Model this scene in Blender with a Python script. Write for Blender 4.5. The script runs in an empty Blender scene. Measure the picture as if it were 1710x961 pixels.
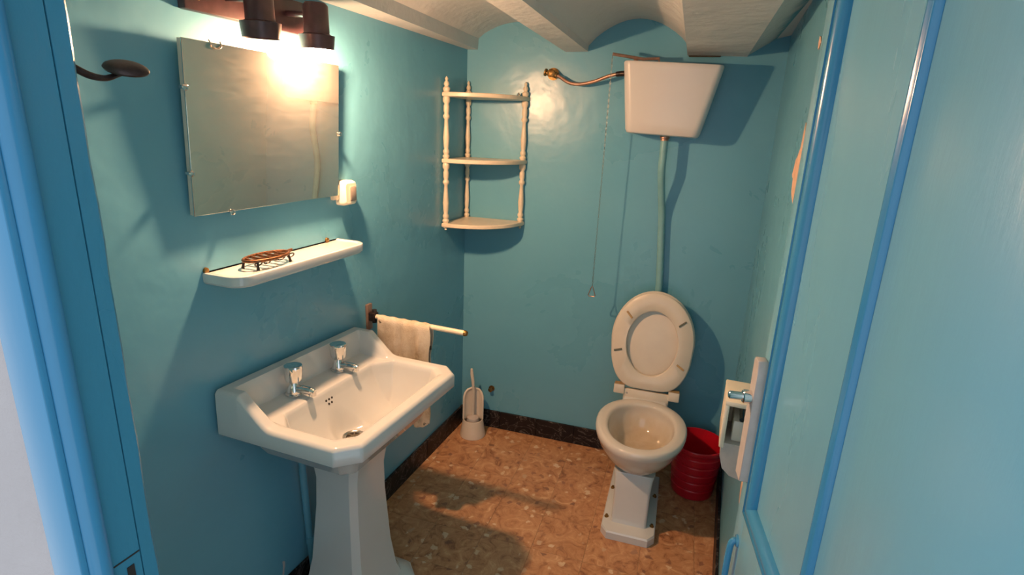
import bpy, bmesh, math, random
from mathutils import Vector, Matrix
random.seed(7)
sc = bpy.context.scene
COL = sc.collection
# ------------------------------------------------------------------ camera, world, exposure
def camera():
    f, yaw, pit, rol = 926.9, 0.3575, 0.2792, 0.0405
    C = Vector((1.1841, -2.466, 1.55))
    fw = Vector((-math.sin(yaw) * math.cos(pit), math.cos(yaw) * math.cos(pit), -math.sin(pit)))
    r = Vector((math.cos(yaw), math.sin(yaw), 0)); u = r.cross(fw)
    c, s = math.cos(rol), math.sin(rol)
    r2 = c * r + s * u; u2 = -s * r + c * u
    cd = bpy.data.cameras.new('camera'); co = bpy.data.objects.new('camera', cd); COL.objects.link(co)
    cd.sensor_fit = 'HORIZONTAL'; cd.sensor_width = 36.0; cd.lens = 36.0 * f / 1710.0
    cd.clip_start = 0.01; cd.clip_end = 50
    m = Matrix((r2, u2, -fw)).transposed().to_4x4(); m.translation = C
    co.matrix_world = m; sc.camera = co
camera()
wd = bpy.data.worlds.new('world'); sc.world = wd; wd.use_nodes = True
wd.node_tree.nodes['Background'].inputs[0].default_value = (0.84, 0.91, 1.0, 1)
wd.node_tree.nodes['Background'].inputs[1].default_value = 1.2
BULB_STRENGTH = 2600.0
BULB_COLOR = (1.0, 0.54, 0.28)
vs = sc.view_settings
vs.view_transform = 'Standard'; vs.look = 'None'; vs.exposure = 0.0; vs.gamma = 1.0; vs.use_curve_mapping = False
sc.cycles.max_bounces = 12; sc.cycles.diffuse_bounces = 8

# ------------------------------------------------------------------ materials
def nm(name):
    m = bpy.data.materials.new(name); m.use_nodes = True
    nt = m.node_tree; return m, nt, nt.nodes['Principled BSDF'], nt.nodes, nt.links
def setp(b, **k):
    for a, v in k.items():
        n = {'rough': 'Roughness', 'metal': 'Metallic', 'coat': 'Coat Weight', 'coatr': 'Coat Roughness', 'spec': 'Specular IOR Level',
             'sss': 'Subsurface Weight', 'trans': 'Transmission Weight', 'ior': 'IOR'}[a]
        b.inputs[n].default_value = v
def ramp(N, stops):
    r = N.new('ShaderNodeValToRGB'); e = r.color_ramp.elements
    while len(e) < len(stops): e.new(0.5)
    for i, (p, c) in enumerate(stops):
        e[i].position = p; e[i].color = (*c, 1)
    return r
def pos(N): return N.new('ShaderNodeNewGeometry').outputs['Position']
def noise(N, L, vec, scale, detail=4, rough=.55, dist=0):
    n = N.new('ShaderNodeTexNoise'); n.inputs['Scale'].default_value = scale; n.inputs['Detail'].default_value = detail
    n.inputs['Roughness'].default_value = rough; n.inputs['Distortion'].default_value = dist
    L.new(vec, n.inputs['Vector']); return n
def bump(N, L, b, h, strength, dist, prev=None):
    bp = N.new('ShaderNodeBump'); bp.inputs['Strength'].default_value = strength; bp.inputs['Distance'].default_value = dist
    L.new(h, bp.inputs['Height'])
    if prev: L.new(prev.outputs[0], bp.inputs['Normal'])
    L.new(bp.outputs[0], b.inputs['Normal']); return bp
def mat_plain(name, col, rough=.4, metal=0, var=.06, scale=25, bumpd=0, coat=0):
    m, nt, b, N, L = nm(name)
    g = N.new('ShaderNodeTexCoord').outputs['Object']
    n = noise(N, L, g, scale, 3)
    r = ramp(N, [(.3, tuple(c * (1 - var) for c in col)), (.7, tuple(min(1, c * (1 + var)) for c in col))])
    L.new(n.outputs[0], r.inputs[0]); L.new(r.outputs[0], b.inputs['Base Color'])
    setp(b, rough=rough, metal=metal, coat=coat)
    if bumpd: bump(N, L, b, n.outputs[0], .5, bumpd)
    return m
def mat_paint(name, c1, c2, rough, lump, fine, stretch=(1, 1, 1), chips=False):
    m, nt, b, N, L = nm(name)
    mp = N.new('ShaderNodeMapping'); mp.inputs['Scale'].default_value = stretch
    L.new(pos(N), mp.inputs[0]); v = mp.outputs[0]
    n1 = noise(N, L, v, 2.2, 5, .6, .4)
    r = ramp(N, [(.2, c1), (.8, c2)]); r.color_ramp.interpolation = 'EASE'; L.new(n1.outputs[0], r.inputs[0])
    out = r.outputs[0]
    if chips:
        n4 = noise(N, L, v, 38, 6, .7); r4 = ramp(N, [(.735, (0, 0, 0)), (.75, (1, 1, 1))]); L.new(n4.outputs[0], r4.inputs[0])
        mx = N.new('ShaderNodeMix'); mx.data_type = 'RGBA'; L.new(r4.outputs[0], mx.inputs[0]); L.new(out, mx.inputs[6])
        mx.inputs[7].default_value = (.08, .12, .15, 1); out = mx.outputs[2]
    L.new(out, b.inputs['Base Color'])
    n2 = noise(N, L, v, 7, 3); n3 = noise(N, L, v, 60, 5, .65)
    bp = bump(N, L, b, n2.outputs[0], lump, .03)
    bump(N, L, b, n3.outputs[0], fine, .004, bp)
    rr = ramp(N, [(.15, (rough * .8,) * 3), (.85, (rough * 1.25,) * 3)]); rr.color_ramp.interpolation = 'EASE'; L.new(n1.outputs[0], rr.inputs[0]); L.new(rr.outputs[0], b.inputs['Roughness'])
    return m
M = {}
M['wall'] = mat_paint('blue_gloss_wall_paint', (.122, .36, .495), (.140, .385, .52), .29, .12, .03)
M['door'] = mat_paint('blue_gloss_door_paint', (.155, .40, .53), (.175, .43, .56), .26, .05, .10, (1, 1, .25))
M['trim'] = mat_paint('blue_trim_paint', (.034, .20, .31), (.046, .22, .33), .28, .06, .25, (1, 1, .35), chips=True)
M['mould'] = mat_paint('shade_toned_blue_paint', (.045, .24, .44), (.055, .27, .47), .20, .03, .05, (1, 1, .2))  # same blue as the door; shade on mouldings facing off the lamp coloured in
M['outer'] = mat_paint('white_plaster_paint', (.44, .415, .42), (.50, .475, .48), .8, .3, .5)
M['ceil'] = mat_paint('off_white_ceiling_paint', (.58, .59, .58), (.64, .645, .63), .7, .35, .35)
M['porc'] = mat_plain('white_porcelain', (.60, .625, .63), .10, 0, .02, 6, 0, .5)
M['cist'] = mat_plain('white_cistern_enamel', (.66, .635, .62), .28, 0, .02, 6, 0, .2)
M['plas'] = mat_plain('cream_plastic', (.68, .62, .53), .28, 0, .03, 12)
M['wood'] = mat_plain('cream_painted_wood', (.70, .61, .47), .35, 0, .06, 30)
M['chrome'] = mat_plain('chrome', (.75, .75, .75), .07, 1, .03)
M['steel'] = mat_plain('worn_steel', (.55, .54, .50), .25, 1, .15, 60)
M['drain'] = mat_plain('tarnished_drain_steel', (.32, .27, .2), .35, 1, .3, 80)
M['dark'] = mat_plain('dark_cavity', (.02, .018, .016), .9)
M['iron'] = mat_plain('blackened_iron', (.045, .032, .03), .38, .6, .4, 90, .001)
M['lamp'] = mat_plain('dark_brown_lacquer', (.075, .036, .040), .32, 0, .2, 40)
M['brass'] = mat_plain('tarnished_brass', (.26, .15, .05), .4, .9, .4, 70, .0015)
M['copper'] = mat_plain('dull_copper', (.42, .25, .19), .4, .7, .2, 50)
M['red'] = mat_plain('red_plastic', (.50, .007, .02), .3, 0, .08, 20)
M['rubber'] = mat_plain('dark_green_rubber', (.12, .13, .10), .6)
M['bumper'] = mat_plain('aged_tan_rubber', (.42, .27, .12), .6, 0, .2, 50)
M['stain'] = mat_plain('bare_plaster', (.72, .46, .32), .9, 0, .15, 40, .004)
M['pipe'] = mat_plain('pale_blue_pipe_paint', (.20, .42, .46), .3, 0, .06, 30)
M['switch'] = mat_plain('cream_bakelite', (.85, .76, .60), .3, 0, .03, 20)
M['greyp'] = mat_plain('grey_rocker_plastic', (.30, .25, .21), .4)
M['batten'] = mat_plain('pale_batten_paint', (.52, .47, .44), .5, 0, .06, 50)
M['rust'] = mat_plain('rusty_wrought_metal', (.15, .065, .028), .45, .7, .5, 120, .001)
M['gold'] = mat_plain('brass_screw', (.8, .5, .15), .3, 1)
M['crackm'] = mat_plain('sooty_gap', (.05, .045, .035), .9)

def mat_floor():
    m, nt, b, N, L = nm('marble_chip_tile')
    oi = N.new('ShaderNodeObjectInfo'); cm = N.new('ShaderNodeVectorMath'); cm.operation = 'ADD'
    sc_ = N.new('ShaderNodeVectorMath'); sc_.operation = 'SCALE'; sc_.inputs['Scale'].default_value = 7.0
    cx = N.new('ShaderNodeCombineXYZ'); L.new(oi.outputs['Random'], cx.inputs[0]); L.new(oi.outputs['Random'], cx.inputs[1])
    L.new(cx.outputs[0], sc_.inputs[0]); L.new(pos(N), cm.inputs[0]); L.new(sc_.outputs[0], cm.inputs[1]); v = cm.outputs[0]
    n = noise(N, L, v, 15, 7, .68, 1.6)
    base = ramp(N, [(.3, (.20, .075, .035)), (.45, (.44, .215, .10)), (.58, (.54, .295, .15)), (.74, (.70, .47, .28))])
    L.new(n.outputs[0], base.inputs[0])
    vo = N.new('ShaderNodeTexVoronoi'); vo.inputs['Scale'].default_value = 26; vo.inputs['Randomness'].default_value = 1
    dn = noise(N, L, v, 30, 3); ad = N.new('ShaderNodeVectorMath'); ad.operation = 'MULTIPLY_ADD'
    ad.inputs[1].default_value = (.05, .05, .05); L.new(dn.outputs['Color'], ad.inputs[0]); L.new(v, ad.inputs[2]); L.new(ad.outputs[0], vo.inputs['Vector'])
    chip = ramp(N, [(.0, (1, 1, 1)), (.26, (1, 1, 1)), (.36, (0, 0, 0))]); L.new(vo.outputs['Distance'], chip.inputs[0])
    sep = N.new('ShaderNodeSeparateColor'); L.new(vo.outputs['Color'], sep.inputs[0])
    pick = ramp(N, [(.55, (0, 0, 0)), (.65, (1, 1, 1))]); L.new(sep.outputs[0], pick.inputs[0])
    mu = N.new('ShaderNodeMath'); mu.operation = 'MULTIPLY'; L.new(chip.outputs[0], mu.inputs[0]); L.new(pick.outputs[0], mu.inputs[1])
    mu2 = N.new('ShaderNodeMath'); mu2.operation = 'MULTIPLY'; mu2.inputs[1].default_value = .75; L.new(mu.outputs[0], mu2.inputs[0])
    cc = ramp(N, [(.0, (.16, .07, .05)), (.35, (.26, .11, .07)), (.5, (.68, .52, .34)), (1., (.74, .62, .46))]); L.new(sep.outputs[1], cc.inputs[0])
    mx = N.new('ShaderNodeMix'); mx.data_type = 'RGBA'; L.new(mu2.outputs[0], mx.inputs[0]); L.new(base.outputs[0], mx.inputs[6]); L.new(cc.outputs[0], mx.inputs[7])
    L.new(mx.outputs[2], b.inputs['Base Color']); setp(b, rough=.38)
    bump(N, L, b, n.outputs[0], .15, .002)
    return m
M['tile'] = mat_floor()
M['grout'] = mat_plain('brown_grout', (.33, .21, .12), .9)
def mat_skirt():
    m, nt, b, N, L = nm('dark_veined_skirting_tile')
    v = pos(N); n = noise(N, L, v, 9, 6, .6, 2.0)
    r = ramp(N, [(.0, (.008, .006, .007)), (.485, (.012, .009, .010)), (.505, (.13, .11, .105)), (.525, (.012, .009, .009)), (.8, (.026, .018, .018))])
    L.new(n.outputs[0], r.inputs[0]); L.new(r.outputs[0], b.inputs['Base Color']); setp(b, rough=.42, spec=.25); return m
M['skirt'] = mat_skirt()
def mat_mirror():
    m, nt, b, N, L = nm('hazy_mirror_silver')
    mp = N.new('ShaderNodeMapping'); mp.inputs['Scale'].default_value = (1, 1, 5); mp.inputs['Rotation'].default_value = (.25, 0, 0)
    L.new(pos(N), mp.inputs[0]); n = noise(N, L, mp.outputs[0], 9, 6, .65, 1.5)
    r = ramp(N, [(.4, (.012,) * 3), (.8, (.022,) * 3)]); L.new(n.outputs[0], r.inputs[0]); L.new(r.outputs[0], b.inputs['Roughness'])
    b.inputs['Base Color'].default_value = (.80, .78, .70, 1); setp(b, metal=1)
    d = N.new('ShaderNodeBsdfDiffuse'); d.inputs[0].default_value = (.75, .72, .66, 1)
    r2 = ramp(N, [(.3, (.05,) * 3), (.8, (.085,) * 3)]); L.new(n.outputs[0], r2.inputs[0])
    ms = N.new('ShaderNodeMixShader'); L.new(r2.outputs[0], ms.inputs[0]); L.new(b.outputs[0], ms.inputs[1]); L.new(d.outputs[0], ms.inputs[2])
    L.new(ms.outputs[0], N['Material Output'].inputs[0]); return m
M['mirror'] = mat_mirror()
def mat_towel():
    m, nt, b, N, L = nm('soiled_terry_cotton')
    g = N.new('ShaderNodeTexCoord').outputs['Object']
    n = noise(N, L, g, 14, 5, .6); r = ramp(N, [(.30, (.30, .22, .13)), (.42, (.55, .45, .32)), (.6, (.70, .62, .50)), (.8, (.74, .67, .57))])
    L.new(n.outputs[0], r.inputs[0])
    n5 = noise(N, L, g, 26, 3, .5); r5 = ramp(N, [(.68, (0, 0, 0)), (.73, (1, 1, 1))]); L.new(n5.outputs[0], r5.inputs[0])
    mx = N.new('ShaderNodeMix'); mx.data_type = 'RGBA'; L.new(r5.outputs[0], mx.inputs[0]); L.new(r.outputs[0], mx.inputs[6]); mx.inputs[7].default_value = (.13, .11, .08, 1)
    L.new(mx.outputs[2], b.inputs['Base Color']); setp(b, rough=.95)
    n2 = noise(N, L, g, 420, 2); bump(N, L, b, n2.outputs[0], .8, .004); return m
M['towel'] = mat_towel()
def mat_emit():
    m, nt, b, N, L = nm('lit_bulb_glass')
    b.inputs['Base Color'].default_value = (.9, .85, .8, 1)
    b.inputs['Emission Color'].default_value = (*BULB_COLOR, 1); b.inputs['Emission Strength'].default_value = BULB_STRENGTH
    return m
M['bulb'] = mat_emit()
M['deadbulb'] = mat_plain('frosted_bulb_glass', (.6, .57, .52), .3)
def mat_bowl():
    m, nt, b, N, L = nm('stained_toilet_porcelain')
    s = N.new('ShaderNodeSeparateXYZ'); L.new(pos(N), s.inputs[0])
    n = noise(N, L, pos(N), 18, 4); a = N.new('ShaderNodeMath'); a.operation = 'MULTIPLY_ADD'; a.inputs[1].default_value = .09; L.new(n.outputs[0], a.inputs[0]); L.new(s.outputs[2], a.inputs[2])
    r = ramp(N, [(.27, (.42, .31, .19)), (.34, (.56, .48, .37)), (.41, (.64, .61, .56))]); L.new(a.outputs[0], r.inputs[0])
    L.new(r.outputs[0], b.inputs['Base Color']); setp(b, rough=.1, coat=.5); return m
M['bowlin'] = mat_bowl()
def mat_facet():
    m, nt, b, N, L = nm('ragged_edge_of_ceiling_whitewash_over_blue')
    s = N.new('ShaderNodeSeparateXYZ'); L.new(pos(N), s.inputs[0])
    n = noise(N, L, pos(N), 16, 6, .7); a = N.new('ShaderNodeMath'); a.operation = 'MULTIPLY_ADD'; a.inputs[1].default_value = .07; L.new(n.outputs[0], a.inputs[0]); L.new(s.outputs[2], a.inputs[2])
    sub = N.new('ShaderNodeMath'); sub.operation = 'SUBTRACT'; sub.inputs[1].default_value = 1.0; L.new(a.outputs[0], sub.inputs[0])
    r = ramp(N, [(.932, (.58, .58, .56)), (.946, (.38, .45, .46)), (.955, (.10, .34, .42))]); L.new(sub.outputs[0], r.inputs[0])
    L.new(r.outputs[0], b.inputs['Base Color']); setp(b, rough=.6); bump(N, L, b, n.outputs[0], .4, .02); return m
M['facet'] = mat_facet()

# ------------------------------------------------------------------ object helpers
def worg(p):
    v = Vector((0, 0, 0))
    while p: v += p.location; p = p.parent
    return v
def tag(o, label, cat, kind=None, group=None):
    o['label'] = label
    if cat: o['category'] = cat
    if kind: o['kind'] = kind
    if group: o['group'] = group
    return o
def empty(name, loc, label, cat, kind=None, group=None):
    o = bpy.data.objects.new(name, None); o.empty_display_size = .03; COL.objects.link(o); o.location = loc
    return tag(o, label, cat, kind, group)
def obj(name, bm, mat, parent=None, smooth=40, recalc=True):
    """link world-space bmesh as ONE mesh object"""
    if recalc: bmesh.ops.recalc_face_normals(bm, faces=bm.faces)
    org = worg(parent)
    if parent is None:
        xs = [v.co for v in bm.verts]
        lo = [min(v[i] for v in xs) for i in range(3)]; hi = [max(v[i] for v in xs) for i in range(3)]
        org = Vector(((lo[0] + hi[0]) / 2, (lo[1] + hi[1]) / 2, lo[2]))
    bmesh.ops.translate(bm, vec=-org, verts=bm.verts)
    me = bpy.data.meshes.new(name); bm.to_mesh(me); bm.free()
    me.materials.append(M[mat] if isinstance(mat, str) else mat)
    if smooth:
        me.polygons.foreach_set('use_smooth', [True] * len(me.polygons))
        me.set_sharp_from_angle(angle=math.radians(smooth))
    o = bpy.data.objects.new(name, me); COL.objects.link(o)
    if parent: o.parent = parent
    else: o.location = org
    return o
def BM(): return bmesh.new()
def add_faces(bm, vs, fs):
    v = [bm.verts.new(c) for c in vs]
    for f in fs:
        try: bm.faces.new([v[i] for i in f])
        except ValueError: pass
    return v
def hexa(bm, c):  # 8 corners: bottom 4 ccw, top 4 ccw
    return add_faces(bm, c, [(3, 2, 1, 0), (4, 5, 6, 7), (0, 1, 5, 4), (1, 2, 6, 5), (2, 3, 7, 6), (3, 0, 4, 7)])
def box(bm, lo, hi, bev=0, seg=2):
    x0, y0, z0 = lo; x1, y1, z1 = hi
    v = hexa(bm, [(x0, y0, z0), (x1, y0, z0), (x1, y1, z0), (x0, y1, z0), (x0, y0, z1), (x1, y0, z1), (x1, y1, z1), (x0, y1, z1)])
    if bev:
        es = list({e for w in v for e in w.link_edges})
        bmesh.ops.bevel(bm, geom=es, offset=bev, segments=seg, affect='EDGES', profile=.5)
    return bm
def fbox(bm, O, A, Bv, Cv, lo, hi, bev=0, seg=2):
    """box in frame O + a*A + b*B + c*C"""
    t = BM(); box(t, lo, hi, bev, seg)
    for v in t.verts: v.co = Vector(O) + v.co.x * Vector(A) + v.co.y * Vector(Bv) + v.co.z * Vector(Cv)
    merge(bm, t); return bm
def merge(bm, t):
    me = bpy.data.meshes.new('t'); t.to_mesh(me); t.free(); bm.from_mesh(me); bpy.data.meshes.remove(me)
def loft(bm, loops, cap0=True, cap1=True):
    rs = [[bm.verts.new(c) for c in l] for l in loops]; n = len(rs[0])
    for a, b in zip(rs, rs[1:]):
        for i in range(n):
            j = (i + 1) % n; bm.faces.new((a[i], a[j], b[j], b[i]))
    if cap0: bm.faces.new(list(reversed(rs[0])))
    if cap1: bm.faces.new(rs[-1])
    return rs
def frame_for(d):
    d = Vector(d).normalized(); a = Vector((0, 0, 1)) if abs(d.z) < .9 else Vector((1, 0, 0))
    u = d.cross(a).normalized(); return d, u, d.cross(u)
def lathe(bm, base, axis, prof, seg=20, cap=True):
    """prof: (distance along axis, radius)"""
    d, u, w = frame_for(axis); base = Vector(base)
    loops = [[base + d * h + (u * math.cos(2 * math.pi * i / seg) + w * math.sin(2 * math.pi * i / seg)) * max(r, 1e-4) for i in range(seg)] for h, r in prof]
    loft(bm, loops, cap, cap); return bm
def spline(pts, n=8):
    P = [Vector(p) for p in pts]; P = [2 * P[0] - P[1]] + P + [2 * P[-1] - P[-2]]; out = []
    for i in range(1, len(P) - 2):
        for k in range(n):
            t = k / n; a, b, c, d = P[i - 1:i + 3]
            out.append(.5 * ((2 * b) + (c - a) * t + (2 * a - 5 * b + 4 * c - d) * t * t + (3 * b - a - 3 * c + d) * t ** 3))
    out.append(P[-2]); return out
def tube(bm, path, r, seg=12, closed=False, flat=1.0):
    P = [Vector(p) for p in path]; n = len(P); loops = []; u = None
    for i in range(n):
        a = P[(i - 1) % n] if (closed or i) else P[0]; b = P[(i + 1) % n] if (closed or i < n - 1) else P[-1]
        d = (b - a).normalized()
        if u is None: _, u, w = frame_for(d)
        else: u = (u - d * u.dot(d)).normalized(); w = d.cross(u)
        rr = r[i] if isinstance(r, (list, tuple)) else r
        loops.append([P[i] + u * math.cos(2 * math.pi * k / seg) * rr + w * math.sin(2 * math.pi * k / seg) * rr * flat for k in range(seg)])
    if closed:
        loft(bm, loops + [loops[0]], False, False); bmesh.ops.remove_doubles(bm, verts=bm.verts, dist=1e-6)
    else: loft(bm, loops)
    return bm
def prism(bm, poly, A, Bv, Cv, O, c0, c1):
    """polygon (a,b) extruded along C from c0 to c1"""
    A, Bv, Cv, O = map(Vector, (A, Bv, Cv, O))
    loft(bm, [[O + A * a + Bv * b + Cv * c for a, b in poly] for c in (c0, c1)]); return bm
def rrect(hw, hd, r, n=5):
    out = []
    for cx, cy, a0 in ((hw - r, hd - r, 0), (-hw + r, hd - r, 90), (-hw + r, -hd + r, 180), (hw - r, -hd + r, 270)):
        for k in range(n + 1):
            a = math.radians(a0 + 90 * k / n); out.append((cx + r * math.cos(a), cy + r * math.sin(a)))
    return out
def sph(bm, c, r, u=16, v=10, sz=1):
    t = BM(); bmesh.ops.create_uvsphere(t, u_segments=u, v_segments=v, radius=r)
    for w in t.verts: w.co = Vector(c) + Vector((w.co.x, w.co.y, w.co.z * sz))
    merge(bm, t); return bm
# frame of the back wall, which is not quite square to the others
SK = 0.0599
BN = Vector((SK, -1, 0)).normalized(); BT = Vector((1, SK, 0)).normalized(); UP = Vector((0, 0, 1))
def bw(x, d, z): return Vector((x, SK * x, z)) + BN * d
W = 1.337
YF = -2.15

# ------------------------------------------------------------------ room shell
bm = box(BM(), (-.14, YF, -.06), (0, .02, 2.14)); wl = tag(obj('wall_left', bm, 'wall', smooth=0), 'glossy blue painted left wall behind the washbasin', 'wall', 'structure')
bm = BM(); hexa(bm, [(-.14, SK * -.14, -.06), (1.6, SK * 1.6, -.06), (1.6, .3, -.06), (-.14, .3, -.06), (-.14, SK * -.14, 2.14), (1.6, SK * 1.6, 2.14), (1.6, .3, 2.14), (-.14, .3, 2.14)])
wb = tag(obj('wall_back', bm, 'wall', smooth=0), 'glossy blue painted back wall behind the toilet', 'wall', 'structure')
bm = BM(); pl = [(W, .08), (W, -1.10), (1.475, YF), (1.62, YF), (1.62, .08)]
prism(bm, pl, (1, 0, 0), (0, 1, 0), (0, 0, 1), (0, 0, 0), -.06, 2.14)
wr = tag(obj('wall_right', bm, 'wall', smooth=0), 'blue painted right wall with flaked plaster behind the door', 'wall', 'structure')
# front wall with the doorway the camera looks through
bm = box(BM(), (-1.6, -2.208, -.06), (.650, YF, 2.5)); wf = tag(obj('wall_front', bm, 'outer', smooth=0), 'white plaster wall beside the doorway', 'wall', 'structure')
box_in = BM(); box(box_in, (0, YF, -.0), (.655, YF + .004, 2.0)); obj('inner_face', box_in, 'wall', wf, 0)
b2 = box(BM(), (1.478, -2.208, -.06), (3.0, YF, 2.5)); obj('right_pier', b2, 'outer', wf, 0)
b2 = box(BM(), (.650, -2.208, 2.06), (1.478, YF, 2.5)); obj('lintel', b2, 'outer', wf, 0)
# door frame on the left
tr = empty('trim_1', (.66, -2.18, 0), 'chipped blue wooden door frame in the left foreground', 'door frame', 'structure')
bm = BM(); hexa(bm, [(.645, -2.192, 0), (.684, -2.192, 0), (.684, -2.1625, 0), (.645, -2.1625, 0), (.645, -2.192, 2.06), (.684, -2.192, 2.06), (.684, -2.1625, 2.06), (.645, -2.1625, 2.06)])
bmesh.ops.bevel(bm, geom=bm.edges[:], offset=.0012, segments=1, affect='EDGES'); obj('jamb', bm, 'trim', tr)
bm = BM(); n = 60
prof = [(.650, -2.1622), (.684, -2.1622), (.684, -2.149), (.682, -2.1465), (.650, -2.1465)]
lp = []
for k in range(n + 1):
    z = 2.06 * k / n; j = random.uniform(-.0007, .0007)
    lp.append([(a + (j if i in (2, 3) else 0), b + (j if i in (2, 3) else 0), z) for i, (a, b) in enumerate(prof)])
loft(bm, lp); obj('frame_strip', bm, 'trim', tr, 30)
bm = BM(); bead = [(.65, -2.190), (.684, -2.190)] + [(.686 + .0075 * math.cos(math.radians(a)), -2.2015 + .0105 * math.sin(math.radians(a))) for a in (80, 55, 30, 5, -20, -45, -70)] + [(.684, -2.2125), (.65, -2.2125)]
prism(bm, bead, (1, 0, 0), (0, 1, 0), (0, 0, 1), (0, 0, 0), 0, 2.06); obj('door_stop', bm, 'mould', tr)
bm = box(BM(), (.6465, -2.2185, 0), (.6885, -2.2118, 2.06), .0012, 2); obj('casing', bm, 'mould', tr)
bm = BM(); box(bm, (.6838, -2.190, 1.1285), (.6846, -2.164, 1.1300)); obj('latch_slot', bm, 'dark', tr, 0)
bm = BM(); box(bm, (.6838, -2.178, 1.092), (.6850, -2.171, 1.119)); obj('latch_slot', bm, 'dark', tr, 0)

# floor: marble chip tiles on a bed
fl = tag(obj('floor', box(BM(), (-.14, -3.6, -.06), (1.62, .1, -.0015)), 'grout', smooth=0), 'brown marble chip tiled floor', 'floor', 'structure')
TS = .2; proto = None
t = BM(); box(t, (-TS / 2 + .0005, -TS / 2 + .0005, -.0012), (TS / 2 - .0005, TS / 2 - .0005, 0), .0006, 1)
for v in t.verts: v.co = v.co.x * BT + v.co.y * BN + v.co.z * UP
tme = bpy.data.meshes.new('floor_tile'); t.to_mesh(tme); t.free(); tme.materials.append(M['tile'])
forg = worg(fl)
for i in range(-1, 7):
    for j in range(13):
        c = bw(.02 + TS * (i + .5), TS * (j + .5), 0)
        o = bpy.data.objects.new('floor_tile', tme); COL.objects.link(o); o.parent = fl; o.location = c - forg
# skirting of dark tiles, one object per wall with a tile per piece
def skirting(name, label, O, A, Nn, length, ts, start=0):
    e = empty(name, O, label, 'skirting', 'structure')
    a = -start
    while a < length:
        a0, a1 = max(a, 0), min(a + ts, length)
        if a1 - a0 > .02:
            t = BM(); fbox(t, O, A, Nn, UP, (a0 + .0006, .0005, .0005), (a1 - .0006, .0115 + random.uniform(0, .0008), .0985), .0015, 1)
            obj('skirting_tile', t, 'skirt', e)
        a += ts
skirting('baseboard_back', 'dark veined tile skirting along the back wall', bw(.012, 0, 0), BT, BN, W - .02, .2, -0.01)
skirting('baseboard_left', 'dark veined tile skirting under the washbasin wall', Vector((0, 0, 0)), Vector((0, -1, 0)), Vector((1, 0, 0)), 2.14, .2)
skirting('baseboard_right', 'dark veined tile skirting along the right wall by the bucket', Vector((W, .06, 0)), Vector((0, -1, 0)), Vector((-1, 0, 0)), 1.15, .2)

# ceiling: shallow brick arches between plastered beams
def arch(u0, z0, u1, z1, apex, n=14):
    out = []
    for k in range(n + 1):
        t = k / n; u = u0 + (u1 - u0) * t; s = math.sin(math.pi * t) ** .8 if 0 < t < 1 else 0
        out.append((u, z0 + (z1 - z0) * t + s * (apex - (z0 + z1) / 2)))
    return out
def sweep(bm, poly, L=2.32):
    """cross-section (x at back wall, z) swept out from the back wall"""
    ds = [-.03 + (L + .03) * k / 12 for k in range(13)]
    loft(bm, [[bw(x, d, z) for x, z in poly] for d in ds])
bm = BM()
top = arch(.052, 1.932, .459, 1.905, 1.998) + arch(.556, 1.903, .964, 1.898, 2.004)
sweep(bm, [(-.3, 2.14), (-.3, 1.905)] + top + [(1.19, 1.90), (1.6, 2.0), (1.6, 2.14)])
ce = tag(obj('ceiling', bm, 'ceil', smooth=50), 'off-white vaulted ceiling of shallow arches between beams', 'ceiling', 'structure')
def beam(poly):
    b = BM(); sweep(b, poly); bmesh.ops.bevel(b, geom=[e for e in b.edges if len(e.link_faces) == 2 and e.calc_face_angle() > .8], offset=.004, segments=2, affect='EDGES')
    obj('beam', b, 'ceil', ce)
beam([(-.3, 1.95), (-.3, 1.889), (.050, 1.887), (.055, 1.95)])
beam([(.455, 1.95), (.457, 1.876), (.553, 1.878), (.559, 1.95)])
beam([(.958, 1.96), (.963, 1.863), (1.190, 1.859), (1.20, 1.96)])
b = BM(); sweep(b, [(1.188, 1.861), (1.29, 1.925), (1.36, 1.965), (1.45, 1.99), (1.45, 2.05), (1.19, 2.05)]); obj('haunch', b, 'facet', ce, 60)
b = BM(); fbox(b, bw(1.03, 0, 1.8625), BT, BN, UP, (-.062, .0002, -.006), (.062, .012, .004), .004, 2); obj('gap', b, 'crackm', ce)

# ------------------------------------------------------------------ flaked paint patches (bare plaster), parts of the walls
def patch(O, A, Bv, Nn, pts, mat, parent, name='flaked_patch'):
    b = BM(); O = Vector(O); A, Bv, Nn = Vector(A), Vector(Bv), Vector(Nn)
    out = []
    for i, (x, y) in enumerate(pts):
        x2, y2 = pts[(i + 1) % len(pts)]
        for k in range(3):
            t = k / 3; out.append((x + (x2 - x) * t + random.uniform(-.002, .002), y + (y2 - y) * t + random.uniform(-.002, .002)))
    loft(b, [[O + A * x + Bv * y + Nn * h for x, y in out] for h in (.0002, .0022)]); return obj(name, b, mat, parent, 30)
patch((W, 0, 0), (0, 1, 0), (0, 0, 1), (-1, 0, 0), [(-.965, 1.59), (-.95, 1.53), (-.89, 1.50), (-.865, 1.465), (-.90, 1.455), (-.92, 1.42), (-1.01, 1.40), (-1.05, 1.5)], 'stain', wr)
patch((W, 0, 0), (0, 1, 0), (0, 0, 1), (-1, 0, 0), [(-.945, 1.78), (-.935, 1.765), (-.95, 1.75), (-.99, 1.76)], 'stain', wr)
patch((0, 0, 0), (0, 1, 0), (0, 0, 1), (1, 0, 0), [(-1.325, .165), (-1.317, .16), (-1.322, .13), (-1.333, .10), (-1.328, .13)], 'outer', wl)

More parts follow.
